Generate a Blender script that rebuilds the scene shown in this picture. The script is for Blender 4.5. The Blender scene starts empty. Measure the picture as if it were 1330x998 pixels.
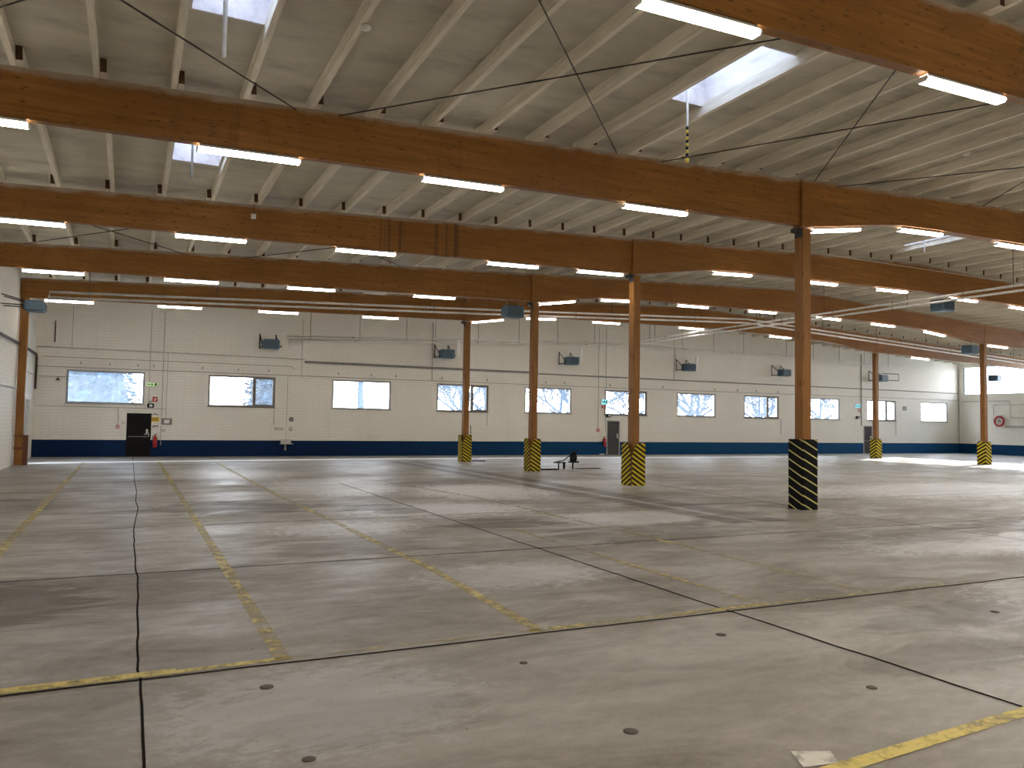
import bpy, bmesh, math, random
from mathutils import Vector, Matrix
random.seed(7)
S = bpy.context.scene
COL = S.collection
PI = math.pi

# ------------------------------------------------------------------ helpers
class MB:
    """collects shapes; build() links them as ONE mesh object"""
    def __init__(self): self.v = []; self.f = []; self.mi = []; self.sm = []
    def add(self, vs, fs, mi=0, smooth=False):
        b = len(self.v); self.v += [tuple(p) for p in vs]
        for q in fs: self.f.append([b+i for i in q]); self.mi.append(mi); self.sm.append(smooth)
        return self
    def box(self, x0, x1, y0, y1, z0, z1, mi=0, M=None):
        vs = [Vector(p) for p in ((x0,y0,z0),(x1,y0,z0),(x1,y1,z0),(x0,y1,z0),(x0,y0,z1),(x1,y0,z1),(x1,y1,z1),(x0,y1,z1))]
        if M: vs = [M @ p for p in vs]
        return self.add(vs, [(0,3,2,1),(4,5,6,7),(0,1,5,4),(1,2,6,5),(2,3,7,6),(3,0,4,7)], mi)
    def bev(self, x0, x1, y0, y1, z0, z1, c, mi=0, M=None):
        """box with all edges chamfered"""
        bm = bmesh.new(); bmesh.ops.create_cube(bm, size=1)
        for v in bm.verts: v.co = Vector(((x0+x1)/2+v.co.x*(x1-x0), (y0+y1)/2+v.co.y*(y1-y0), (z0+z1)/2+v.co.z*(z1-z0)))
        bmesh.ops.bevel(bm, geom=bm.edges[:], offset=c, segments=1, affect='EDGES')
        vs = [(M @ v.co) if M else v.co.copy() for v in bm.verts]; bm.verts.index_update()
        fs = [[v.index for v in f.verts] for f in bm.faces]; bm.free()
        return self.add(vs, fs, mi)
    def prism(self, poly, axis, a, b, mi=0):
        n = len(poly)
        def P(p, t):
            return (p[0],t,p[1]) if axis=='y' else ((t,p[0],p[1]) if axis=='x' else (p[0],p[1],t))
        vs = [P(p,a) for p in poly] + [P(p,b) for p in poly]
        fs = [list(range(n))[::-1], list(range(n,2*n))] + [(i,(i+1)%n,n+(i+1)%n,n+i) for i in range(n)]
        return self.add(vs, fs, mi)
    def tube(self, pts, r, n=8, mi=0, r2=None, caps=True):
        pts = [Vector(p) for p in pts]; rings = []; m = len(pts)
        for i,p in enumerate(pts):
            d = (pts[min(i+1,m-1)]-pts[max(i-1,0)]).normalized()
            up = Vector((0,0,1)) if abs(d.z) < .9 else Vector((1,0,0))
            a = d.cross(up).normalized(); b = a.cross(d)
            rr = r if r2 is None else r+(r2-r)*i/(m-1)
            rings.append([p+a*rr*math.cos(2*PI*k/n)+b*rr*math.sin(2*PI*k/n) for k in range(n)])
        vs = [q for R in rings for q in R]
        fs = [(i*n+k,i*n+(k+1)%n,(i+1)*n+(k+1)%n,(i+1)*n+k) for i in range(m-1) for k in range(n)]
        self.add(vs, fs, mi, True)
        if caps: self.add(rings[0], [list(range(n))[::-1]], mi).add(rings[-1], [list(range(n))], mi)
        return self
    def lathe(self, prof, o=(0,0,0), n=16, mi=0, axis='z'):
        vs = []; m = len(prof); o = Vector(o)
        for r,h in prof:
            for k in range(n):
                c,s = r*math.cos(2*PI*k/n), r*math.sin(2*PI*k/n)
                vs.append(o+(Vector((c,s,h)) if axis=='z' else (Vector((c,-h,s)) if axis=='y' else Vector((h,c,s)))))
        fs = [(i*n+k,i*n+(k+1)%n,(i+1)*n+(k+1)%n,(i+1)*n+k) for i in range(m-1) for k in range(n)]
        fs += [list(range(n))[::-1], [(m-1)*n+k for k in range(n)]]
        return self.add(vs, fs, mi, True)
    def build(self, name, mat, parent=None, loc=(0,0,0), rot=None):
        me = bpy.data.meshes.new(name); me.from_pydata(self.v, [], self.f); 
        for m in (mat if isinstance(mat,(list,tuple)) else [mat]): me.materials.append(m)
        me.polygons.foreach_set('material_index', self.mi); me.polygons.foreach_set('use_smooth', self.sm)
        bm = bmesh.new(); bm.from_mesh(me); bmesh.ops.recalc_face_normals(bm, faces=bm.faces); bm.to_mesh(me); bm.free()
        o = bpy.data.objects.new(name, me); COL.objects.link(o); o.location = loc
        if rot: o.rotation_euler = rot
        if parent: o.parent = parent
        return o

def tag(o, label=None, cat=None, group=None, kind=None):
    if label: o['label'] = label
    if cat: o['category'] = cat
    if group: o['group'] = group
    if kind: o['kind'] = kind
    return o
def thing(name, label, cat, loc=(0,0,0), rot=(0,0,0), group=None, kind=None):
    o = bpy.data.objects.new(name, None); COL.objects.link(o); o.location = loc; o.rotation_euler = rot
    return tag(o, label, cat, group, kind)
def struct(o, label=None, cat=None): return tag(o, label, cat, None, 'structure')
def dup(o, parent=None, loc=None, rot=None, label=None):
    c = o.copy(); COL.objects.link(c)
    if parent: c.parent = parent
    if loc is not None: c.location = loc
    if rot is not None: c.rotation_euler = rot
    if label: c['label'] = label
    for ch in list(o.children): dup(ch, c)
    return c
ORD = ['zeroth','first','second','third','fourth','fifth','sixth','seventh','eighth','ninth','tenth','eleventh','twelfth','thirteenth','fourteenth','fifteenth','sixteenth','seventeenth','eighteenth','nineteenth','twentieth']
def o_(n): 
    if n <= 20: return ORD[n]
    return '%d%s' % (n, {1:'st',2:'nd',3:'rd'}.get(n%10 if n%100 not in (11,12,13) else 0,'th'))

# ------------------------------------------------------------------ materials
class N:
    def __init__(s, name):
        s.m = bpy.data.materials.new(name); s.m.use_nodes = True; s.t = s.m.node_tree; s.t.nodes.clear()
        s.out = s.t.nodes.new('ShaderNodeOutputMaterial')
    def n(s, typ, ins=None, **kw):
        d = s.t.nodes.new('ShaderNode'+typ)
        for k,v in kw.items(): setattr(d, k, v)
        for k,v in (ins or {}).items():
            if hasattr(v,'is_linked') or isinstance(v, bpy.types.NodeSocket): s.t.links.new(v, d.inputs[k])
            else: d.inputs[k].default_value = v
        return d
    def coord(s, scale=(1,1,1), loc=(0,0,0), kind='Object'):
        c = s.n('TexCoord'); return s.n('Mapping', {'Vector': c.outputs[kind], 'Scale': scale, 'Location': loc}).outputs[0]
    def noise(s, vec, scale, detail=4, rough=.55, dist=0):
        return s.n('TexNoise', {'Vector': vec, 'Scale': scale, 'Detail': detail, 'Roughness': rough, 'Distortion': dist}).outputs[0]
    def ramp(s, fac, stops, interp='LINEAR'):
        r = s.n('ValToRGB', {'Fac': fac}); cr = r.color_ramp; cr.interpolation = interp
        while len(cr.elements) < len(stops): cr.elements.new(.5)
        for e,(p,c) in zip(cr.elements, stops): e.position = p; e.color = (*c,1) if len(c)==3 else c
        return r.outputs[0]
    def math(s, op, a, b=0, c=0):
        d = s.n('Math', operation=op)
        for i,v in enumerate((a,b,c)):
            if isinstance(v, bpy.types.NodeSocket): s.t.links.new(v, d.inputs[i])
            else: d.inputs[i].default_value = v
        return d.outputs[0]
    def mix(s, fac, a, b, mode='MIX'):
        d = s.n('Mix', data_type='RGBA', blend_type=mode)
        for i,v in ((0,fac),(6,a),(7,b)):
            if isinstance(v, bpy.types.NodeSocket): s.t.links.new(v, d.inputs[i])
            else: d.inputs[i].default_value = v if i==0 else ((*v,1) if len(v)==3 else v)
        return d.outputs[2]
    def bsdf(s, color, rough=.6, spec=.4, bump=None, bstr=.2, bdist=.01, **kw):
        p = s.n('BsdfPrincipled')
        for k,v in (('Base Color',color),('Roughness',rough),('Specular IOR Level',spec)):
            if isinstance(v, bpy.types.NodeSocket): s.t.links.new(v, p.inputs[k])
            else: p.inputs[k].default_value = (*v,1) if k=='Base Color' and len(v)==3 else v
        for k,v in kw.items(): p.inputs[k].default_value = v
        if bump is not None:
            b = s.n('Bump', {'Height': bump, 'Strength': bstr, 'Distance': bdist}); s.t.links.new(b.outputs[0], p.inputs['Normal'])
        s.t.links.new(p.outputs[0], s.out.inputs[0]); return s.m

def plain(name, c, rough=.6, metal=0, spec=.4, var=.12, sc=6):
    q = N(name); f = q.noise(q.coord(), sc, 3)
    a = tuple(x*(1-var) for x in c); b = tuple(min(1,x*(1+var)) for x in c)
    return q.bsdf(q.ramp(f, [(.3,a),(.7,b)]), rough, spec, Metallic=metal)

def wood(name, along='x'):
    q = N(name)
    sc = (.35,6,9) if along=='x' else (9,9,.45)
    v = q.coord(sc); f = q.noise(v, 2.2, 6, .6, .3)
    big = q.noise(q.coord((.5,.5,.5)), .9, 3)
    c = q.ramp(f, [(.25,(.20,.082,.014)),(.5,(.305,.132,.027)),(.75,(.40,.19,.05))])
    # lamella lines of the glulam
    if along=='x':
        sep = q.n('SeparateXYZ', {'Vector': q.coord((1,1,1))})
        lam = q.math('FRACT', q.math('MULTIPLY', sep.outputs[2], 25))
        line = q.math('LESS_THAN', lam, .08)
        c = q.mix(q.math('MULTIPLY', line, .22), c, (.12,.04,.01))
    # knots
    kn = q.n('TexVoronoi', {'Vector': q.coord((3.4,5,11) if along=='x' else (7,7,1.6)), 'Scale': 1.0}, feature='F1')
    kd = q.math('LESS_THAN', kn.outputs[0], .17)
    c = q.mix(q.math('MULTIPLY', kd, .65), c, (.07,.022,.006))
    # broad tone and vertical water runs
    c = q.mix(q.ramp(big, [(.35,(0,0,0)),(.7,(.55,.55,.55))]), c, (.20,.080,.015))
    if along=='x':
        st = q.noise(q.coord((2.6,1,.25)), 1.6, 4, .6, .3); st2 = q.noise(q.coord((.12,.1,.1)), 1.0, 1)
        msk = q.math('MULTIPLY', q.ramp(st, [(.56,(0,0,0)),(.8,(1,1,1))]), q.ramp(st2, [(.5,(0,0,0)),(.7,(.55,.55,.55))]))
        c = q.mix(msk, c, (.085,.028,.01))
        X_,Y_ = sep.outputs[0],sep.outputs[1]
        reg = q.math('MULTIPLY', q.math('MULTIPLY', q.math('GREATER_THAN', X_, 6.1), q.math('LESS_THAN', X_, 8.9)), q.math('MULTIPLY', q.math('GREATER_THAN', Y_, 20.9), q.math('LESS_THAN', Y_, 21.5)))
        dr = q.noise(q.coord((4.5,0,.05)), 1.3, 2, .5)
        c = q.mix(q.math('MULTIPLY', reg, q.ramp(dr, [(.55,(0,0,0)),(.68,(.85,.85,.85))])), c, (.06,.02,.008))
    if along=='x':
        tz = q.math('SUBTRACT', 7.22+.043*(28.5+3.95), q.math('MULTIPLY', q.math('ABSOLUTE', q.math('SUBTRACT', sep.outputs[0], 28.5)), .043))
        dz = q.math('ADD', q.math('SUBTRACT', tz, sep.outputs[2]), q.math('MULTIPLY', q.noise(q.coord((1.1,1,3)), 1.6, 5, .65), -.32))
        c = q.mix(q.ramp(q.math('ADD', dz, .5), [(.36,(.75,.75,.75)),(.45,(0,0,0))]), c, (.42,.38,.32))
    return q.bsdf(c, .5, .35, f, .08, .004)

def whitepaint(name, base=(.78,.725,.61), along=(8,.6,8)):
    q = N(name); f = q.noise(q.coord(along), 1.5, 5, .65); g = q.noise(q.coord((1,1,1)), .7, 3)
    c = q.ramp(f, [(.25,tuple(x*.62 for x in base)),(.45,tuple(x*.92 for x in base)),(.75,tuple(x*1.12 for x in base))])
    c = q.mix(q.ramp(g, [(.4,(0,0,0)),(.75,(.4,.4,.4))]), c, tuple(x*.72 for x in base))
    return q.bsdf(c, .7, .25, f, .15, .01)

def brick(name, axis, band=True):
    q = N(name)
    tc = q.n('TexCoord'); s = q.n('SeparateXYZ', {'Vector': tc.outputs['Object']})
    h = s.outputs[0] if axis=='x' else s.outputs[1]; z = s.outputs[2]
    cv = q.n('CombineXYZ'); q.t.links.new(h, cv.inputs[0]); q.t.links.new(z, cv.inputs[1])
    b = q.n('TexBrick', {'Vector': cv.outputs[0], 'Scale': 1.0, 'Mortar Size': .012, 'Mortar Smooth': .3, 'Bias': 0.0, 'Brick Width': .6, 'Row Height': .145,
                         'Color1': (.845,.815,.745,1), 'Color2': (.87,.84,.77,1), 'Mortar': (.745,.715,.65,1)})
    big = q.noise(tc.outputs['Object'], .35, 4); fine = q.noise(tc.outputs['Object'], 5, 4)
    c = q.mix(q.ramp(big, [(.35,(0,0,0)),(.7,(.35,.35,.35))]), b.outputs[0], (.78,.75,.69))
    c = q.mix(q.ramp(fine, [(.55,(0,0,0)),(.8,(.25,.25,.25))]), c, (.74,.69,.61))
    drip = q.noise(q.coord((1.2,1.2,.15)), 1.1, 3)
    c = q.mix(q.ramp(drip, [(.58,(0,0,0)),(.8,(.3,.3,.3))]), c, (.70,.665,.60))
    if band:
        bl = q.mix(fine, (.0012,.015,.062), (.002,.022,.080))
        if axis=='x': bl = q.mix(q.ramp(q.math('MULTIPLY', h, .02), [(.2,(0,0,0)),(.55,(1,1,1))]), bl, (.003,.058,.16))  # brighter light towards the right is mixed into the blue
        else: bl = q.mix(.7, bl, (.003,.058,.16))  # side wall band carries the same lit blue in its colour
        wear = q.ramp(q.noise(tc.outputs['Object'], 2.2, 5, .7), [(.68,(0,0,0)),(.74,(1,1,1))])
        low = q.math('MULTIPLY', q.math('LESS_THAN', z, .18), wear)
        bl = q.mix(low, bl, (.35,.36,.38))
        c = q.mix(q.math('LESS_THAN', z, .8), c, bl)
    return q.bsdf(c, .65, .14, q.math('SUBTRACT', 1, b.outputs[1]), .18, .008)

def concrete():
    q = N('worn_concrete'); tc = q.n('TexCoord'); O = tc.outputs['Object']
    sp = q.n('SeparateXYZ', {'Vector': O}); x, y = sp.outputs[0], sp.outputs[1]
    a = q.noise(q.coord((.45,1.0,1)), .55, 8, .62, .9)            # metre-size clouds
    st = q.noise(q.coord((.7,1.7,1),(3,7,0)), 1.0, 9, .7, 1.1)    # brushed streaks across the hall
    f = q.noise(q.coord((1,1.4,1)), 5, 10, .78, .4)                 # mottling
    g = q.noise(q.coord((1,1,1)), 55, 4, .7)                       # grain
    cl = q.noise(q.coord((1,1,1),(11,5,0)), .22, 4, .55, .8)       # dusty regions
    h = q.math('ADD', q.math('ADD', q.math('MULTIPLY', a, .34), q.math('MULTIPLY', st, .28)), q.math('ADD', q.math('MULTIPLY', f, .26), q.math('MULTIPLY', g, .12)))
    col = q.ramp(h, [(.36,(.130,.113,.092)),(.46,(.222,.200,.171)),(.54,(.302,.277,.243)),(.64,(.440,.412,.372))])
    ix = q.math('ADD', q.math('ADD', q.math('GREATER_THAN', x, .18), q.math('GREATER_THAN', x, 5.9)), q.math('ADD', q.math('GREATER_THAN', x, 14.75), q.math('GREATER_THAN', x, 23)))
    iy = q.math('FLOOR', q.math('DIVIDE', q.math('SUBTRACT', y, 2.2), 4.46))
    cv = q.n('CombineXYZ'); q.t.links.new(ix, cv.inputs[0]); q.t.links.new(iy, cv.inputs[1])
    wn = q.n('TexWhiteNoise', {'Vector': cv.outputs[0]}, noise_dimensions='3D').outputs[0]
    col = q.mix(q.math('MULTIPLY', wn, .24), col, (.14,.118,.092))
    col = q.mix(q.ramp(cl, [(.46,(0,0,0)),(.72,(.42,.42,.42))]), col, (.42,.40,.37))
    # paler, dustier slabs beyond the column row
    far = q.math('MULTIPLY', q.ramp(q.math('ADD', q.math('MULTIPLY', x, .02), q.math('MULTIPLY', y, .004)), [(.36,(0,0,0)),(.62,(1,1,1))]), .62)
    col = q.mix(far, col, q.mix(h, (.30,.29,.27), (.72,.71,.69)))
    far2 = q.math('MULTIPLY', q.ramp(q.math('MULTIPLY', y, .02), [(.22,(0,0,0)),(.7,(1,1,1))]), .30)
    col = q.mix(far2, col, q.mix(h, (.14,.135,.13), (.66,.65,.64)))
    # bluish window sheen painted into the floor colour, with some paler slab areas
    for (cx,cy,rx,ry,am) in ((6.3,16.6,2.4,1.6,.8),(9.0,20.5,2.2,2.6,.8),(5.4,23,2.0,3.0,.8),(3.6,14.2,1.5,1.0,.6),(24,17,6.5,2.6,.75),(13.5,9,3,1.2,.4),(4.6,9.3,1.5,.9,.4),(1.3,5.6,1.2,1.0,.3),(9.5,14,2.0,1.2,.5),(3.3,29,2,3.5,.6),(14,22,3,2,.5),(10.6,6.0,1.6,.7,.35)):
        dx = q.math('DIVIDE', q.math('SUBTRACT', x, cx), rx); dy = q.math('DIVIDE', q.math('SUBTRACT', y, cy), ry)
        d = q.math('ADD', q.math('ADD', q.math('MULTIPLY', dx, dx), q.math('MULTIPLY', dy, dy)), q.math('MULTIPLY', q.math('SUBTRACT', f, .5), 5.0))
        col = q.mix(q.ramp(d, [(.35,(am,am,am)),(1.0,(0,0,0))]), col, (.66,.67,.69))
    # old damp stains
    for (cx,cy,rx,ry,am) in ((2.1,18.3,2.0,1.5,.72),(5.0,17.4,1.0,.7,.7),(-1.3,9.7,1.2,1.2,.65),(6.6,14.0,1.2,.9,.65),(5.4,16.6,.7,.6,.6),(3.2,12.2,1.4,.9,.35),(8.5,11.9,2.2,1.2,.4),(17,10.2,2.4,.9,.5),(1.6,5.2,.9,.5,.2),(8,5.6,1.6,.5,.4),(6.6,4.6,1.2,.4,.3),(1.5,26,2.4,1.2,.4),(13.2,10.0,2.5,.9,.45),(-2.2,20,1.6,1.6,.4)):
        dx = q.math('DIVIDE', q.math('SUBTRACT', x, cx), rx); dy = q.math('DIVIDE', q.math('SUBTRACT', y, cy), ry)
        d = q.math('ADD', q.math('ADD', q.math('MULTIPLY', dx, dx), q.math('MULTIPLY', dy, dy)), q.math('MULTIPLY', q.math('SUBTRACT', st, .5), 3.2))
        col = q.mix(q.ramp(d, [(.55,(am,am,am)),(1.0,(0,0,0))]), col, (.085,.070,.054))
    pit = q.n('TexVoronoi', {'Vector': O, 'Scale': 1.3}, feature='F1').outputs[0]
    col = q.mix(q.math('MULTIPLY', q.math('LESS_THAN', pit, .022), .7), col, (.05,.042,.035))
    # two dark worn tracks running to the far wall
    xx = q.math('ADD', x, q.math('MULTIPLY', q.math('SUBTRACT', f, .5), .5))
    def bandm(c, w): return q.ramp(q.math('ABSOLUTE', q.math('SUBTRACT', xx, c)), [(w-.06,(1,1,1)),(w+.06,(0,0,0))])
    tr = q.math('MAXIMUM', bandm(11.35,.3), bandm(12.3,.38))
    tr = q.math('MULTIPLY', tr, q.math('MULTIPLY', q.math('GREATER_THAN', y, 12.4), q.math('LESS_THAN', y, 36.2)))
    col = q.mix(q.math('MULTIPLY', tr, .8), col, (.085,.078,.072))
    mid = q.math('MULTIPLY', bandm(11.83,.1), q.math('MULTIPLY', q.math('GREATER_THAN', y, 14), q.math('LESS_THAN', y, 30)))
    col = q.mix(q.math('MULTIPLY', mid, .5), col, (.42,.4,.37))
    ro = q.ramp(q.math('ADD', q.math('MULTIPLY', st, .5), q.math('MULTIPLY', a, .5)), [(.42,(.60,.60,.60)),(.58,(.34,.34,.34))])
    return q.bsdf(col, ro, .30, q.math('ADD', f, q.math('MULTIPLY', st, .6)), .2, .012)

def worn_yellow(name, c, amt):
    q = N(name); f = q.noise(q.coord((1,1,1)), 5, 8, .75); g = q.noise(q.coord((1,1,1)), .5, 3)
    p = q.n('BsdfPrincipled', {'Base Color': (*c,1), 'Roughness': .55})
    t = q.n('BsdfTransparent'); h = q.math('ADD', q.math('MULTIPLY', f, .7), q.math('MULTIPLY', g, .3))
    fac = q.ramp(h, [(amt-.09,(0,0,0)),(amt+.10,(1,1,1))])
    m = q.n('MixShader', {0: fac, 1: t.outputs[0], 2: p.outputs[0]}); q.t.links.new(m.outputs[0], q.out.inputs[0]); return q.m

def chevron(name, dark, light, slope, period, duty, off=0.):
    """diagonal stripes: level lines of z + slope*(signed distance along the face)"""
    q = N(name); tc = q.n('TexCoord'); s = q.n('SeparateXYZ', {'Vector': tc.outputs['Object']})
    # distance along the face from the plate edge at the corner: object x runs along each plate
    h = q.math('ADD', s.outputs[2], q.math('MULTIPLY', s.outputs[0], slope))
    fr = q.math('FRACT', q.math('ADD', q.math('DIVIDE', h, period), off))
    m = q.math('LESS_THAN', fr, duty)
    dirt = q.noise(tc.outputs['Object'], 6, 5)
    c = q.mix(q.ramp(dirt, [(.5,(0,0,0)),(.8,(.4,.4,.4))]), light, tuple(x*.6 for x in light)); c = q.mix(m, dark, c)
    return q.bsdf(c, .65, .15)

def emit(name, c, st):
    q = N(name); e = q.n('Emission', {'Color': (*c,1), 'Strength': st}); q.t.links.new(e.outputs[0], q.out.inputs[0]); return q.m

def glass(name, haze=0., tint=(1,1,1)):
    q = N(name); t = q.n('BsdfTransparent', {'Color': (*tint,1)}); g = q.n('BsdfGlossy', {'Roughness': .02})
    fr = q.n('LayerWeight', {'Blend': .12}).outputs['Fresnel']
    m = q.n('MixShader', {0: fr, 1: t.outputs[0], 2: g.outputs[0]}).outputs[0]
    if haze:
        d = q.n('BsdfTranslucent', {'Color': (.80,.88,1,1)})
        f = q.ramp(q.noise(q.coord((3,3,.8)), 2, 4), [(.3,(haze*.6,)*3),(.7,(haze,)*3)])
        m = q.n('MixShader', {0: f, 1: m, 2: d.outputs[0]}).outputs[0]
    q.t.links.new(m, q.out.inputs[0]); return q.m

M_beam = wood('glulam_timber','x'); M_post = wood('post_timber','z')
M_joist = whitepaint('whitewashed_joist'); M_end = plain('raw_joist_end',(.09,.045,.022),.8)
M_deck = whitepaint('roof_deck',(.56,.52,.425),(.5,1.2,1))
M_brick_x = brick('white_brick_far','x'); M_brick_y = brick('white_brick_side','y'); M_brick_l = brick('white_brick_left','y',False)
M_floor = concrete()
M_joint = plain('dark_joint',(.016,.013,.010),.95,spec=.05)
M_cap = plain('floor_cap_metal',(.085,.075,.06),.7)
M_y1 = worn_yellow('worn_yellow_paint',(.53,.43,.16),.49); M_y2 = worn_yellow('faded_yellow_paint',(.50,.40,.16),.53); M_y3 = worn_yellow('fresh_yellow_paint',(.60,.48,.13),.43)
M_sunstreak = worn_yellow('painted_sun_streak',(.97,.97,.97),.12)  # near-white colour standing in for a streak of sunlight on the floor
M_hous = plain('lamp_housing',(.62,.62,.60),.4); M_tube = emit('lamp_opal',(1,.925,.82),26.0)
M_alu = plain('aluminium_pipe',(.80,.78,.75),.33,.35,.6); M_frame = plain('grey_window_frame',(.30,.32,.34),.5); M_dframe = plain('brown_window_frame',(.20,.185,.17),.5)
M_steel = plain('dark_steel',(.045,.047,.05),.5,.3); M_rod = plain('bracing_steel',(.06,.05,.042),.5,.4)
M_heat = plain('blue_grey_enamel',(.07,.13,.185),.42); M_heatd = plain('dark_louvre',(.035,.05,.065),.5); M_black = plain('black_paint',(.005,.005,.006),.5,spec=.2)
M_white = plain('white_plastic',(.75,.74,.71),.5); M_cream = plain('cream_conduit',(.56,.54,.49),.55); M_grey = plain('grey_duct',(.23,.225,.21),.55); M_lgrey = plain('light_grey_plastic',(.46,.45,.42),.5)
M_red = plain('red_enamel',(.45,.02,.02),.35); M_yel = plain('sign_yellow',(.72,.47,.04),.5); M_brown = plain('brown_rust',(.16,.06,.035),.7); M_dpipe = plain('brown_pipe',(.07,.045,.035),.6)
M_door = plain('black_door_paint',(.005,.005,.005),.5,spec=.15); M_door2 = plain('charcoal_door_paint',(.062,.06,.06),.5); M_door3 = plain('dark_brown_door_paint',(.03,.02,.018),.5); M_gdoor = plain('grey_steel_door',(.45,.45,.44),.5)
M_bright = plain('bright_white_duct',(.95,.95,.94),.4)
M_glass = glass('window_glass',.04); M_hazy = glass('hazy_window_glass',.075,(.90,.95,1)); M_dome = glass('skylight_glazing',.35,(.6,.61,.64))
M_shaft = whitepaint('skylight_timber',(.72,.66,.64),(3,.8,3))
M_chB = chevron('black_wrap_yellow_pinstripe',(.004,.004,.004),(.56,.52,.22),.48,.216,.16)
M_chY = chevron('yellow_black_hazard_stripe',(.010,.009,.007),(.56,.42,.035),.62,.155,.52)
M_chR = chevron('narrow_hazard_stripe',(.010,.008,.006),(.58,.44,.04),.62,.2,.5)
M_gloss_g = emit('exit_green',(.62,.85,.42),.62); M_exit_c = emit('exit_cyan',(.30,.85,.95),.9); M_pic = plain('pictogram_dark',(.012,.05,.02),.6)
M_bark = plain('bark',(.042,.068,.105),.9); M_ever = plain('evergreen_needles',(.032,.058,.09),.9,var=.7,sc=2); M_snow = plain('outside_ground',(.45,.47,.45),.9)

# ------------------------------------------------------------------ dimensions (metres)
XL, XR, YF, YB, RX = -3.95, 61.0, 41.82, -9.0, 28.5
BY = [6.93, 14.05, 21.17, 28.29, 35.41]           # beam lines, nearest first
def top(x): return 7.22+.043*(x+3.95) if x <= RX else 7.22+.043*(RX+3.95)-.043*(x-RX)
TOPR = top(RX); JH = .22

# ------------------------------------------------------------------ floor
fm = MB(); fm.add([(XL-.3,YB,0),(XR+.3,YB,0),(XR+.3,YF+.3,0),(XL-.3,YF+.3,0)], [(0,1,2,3)])
struct(fm.build('floor', M_floor), 'worn grey concrete slab floor of the hall', 'floor')
def strip(pts, w, z=.004):
    """flat ribbon along a polyline on the floor"""
    m = MB(); vs = []
    P = [Vector((a,b,0)) for a,b in pts]
    for i,p in enumerate(P):
        d = (P[min(i+1,len(P)-1)]-P[max(i-1,0)]).normalized(); nrm = Vector((-d.y,d.x,0))
        vs += [p+nrm*w/2+Vector((0,0,z)), p-nrm*w/2+Vector((0,0,z))]
    m.add(vs, [(2*i,2*i+1,2*i+3,2*i+2) for i in range(len(P)-1)]); return m
def jag(p, q, n, a):
    return [(p[0]+(q[0]-p[0])*i/n+(random.uniform(-a,a) if 0<i<n else 0), p[1]+(q[1]-p[1])*i/n+(random.uniform(-a,a) if 0<i<n else 0)) for i in range(n+1)]
joints = [(jag((XL,6.63),(60.9,6.63),120,.008),.034),(jag((XL,11.03),(40,11.12),80,.01),.034),(jag((XL,15.5),(40,15.8),80,.012),.036),
          (jag((.13,1),(.15,6.67),18,.006)+jag((.13,6.9),(.17,10.8),14,.007)+jag((.15,11.2),(.14,15.1),10,.008)+[(.18,16.6),(.25,18.8),(.21,20.2),(.25,23),(.22,26),(.23,41.6)],.018),
          (jag((5.86,1),(5.9,24.2),60,.012),.032),(jag((14.4,5),(14.62,8.7),8,.006)+jag((14.62,8.8),(14.78,13.6),12,.006),.028),(jag((14.9,14.6),(16.8,32),40,.02),.045),
          (jag((XL,23.4),(50,24.2),60,.02),.03),(jag((XL,32.6),(50,33),60,.02),.03)]
for k,(p,w) in enumerate(joints):
    struct(strip(p, w).build('floor_joint', M_joint), 'dark %s joint between concrete floor slabs'%('crosswise' if k in (0,1,2,7,8) else 'lengthwise'), 'floor joint')
ylines = [([(XL,6.68),(.4,6.75)],.14,M_y3,'bright yellow floor line along the nearest cross joint, left stretch'),
          ([(.4,6.72),(1.27,6.76)],.085,M_y3,'narrower yellow floor line right of the left joint crossing'),
          ([(1.15,6.76),(3.68,6.74)],.035,M_y2,'thin remnant of yellow line along the nearest cross joint'),
          ([(3.5,6.73),(6.5,6.74)],.11,M_y1,'worn yellow floor line along the nearest cross joint, middle stretch'),
          ([(6.5,6.73),(10.9,6.72)],.06,M_y2,'faded yellow floor line along the nearest cross joint, right stretch'),
          ([(-1.6,12),(-1.6,37.2)],.14,M_y1,'yellow parking bay line nearest the left wall'),
          ([(1.22,6.7),(1.22,37.3)],.13,M_y1,'yellow bay line ending at the black exit door side'),
          ([(3.6,6.7),(3.72,10),(3.64,15),(3.48,21),(3.46,36)],.13,M_y1,'long yellow bay line third from the left wall'),
          ([(8.13,6.75),(8.27,11.2),(8.2,18.8),(7.3,25)],.13,M_y2,'faded yellow bay line left of the black-wrapped column'),
          ([(6.42,6.8),(6.47,14.3)],.10,M_y2,'very faint yellow bay line beside the long floor joint'),
          ([(3.2,3.33),(6.4,3.53)],.115,M_y3,'broad bright yellow line on the floor closest to the viewer')]
for p,w,m,l in ylines: struct(strip(p,w,.006).build('floor_marking', m), l, 'floor line')
struct(strip([(XL+.1,36.55),(-1,36.95),(3,37.5),(8,37.95),(14,38.3),(25,38.1),(42,37.4)],.95,.006).build('floor_marking', M_sunstreak), 'thin white streak of painted sunlight across the floor in front of the far wall', 'floor line')
struct(MB().add([(3.62,3.46,.006),(3.86,3.42,.006),(3.95,3.56,.006),(3.72,3.66,.006)],[(0,1,2,3)]).build('floor_marking', worn_yellow('worn_pale_paint',(.62,.59,.52),.44)), 'small pale paint patch beside the nearest yellow line', 'paint patch')
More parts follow.
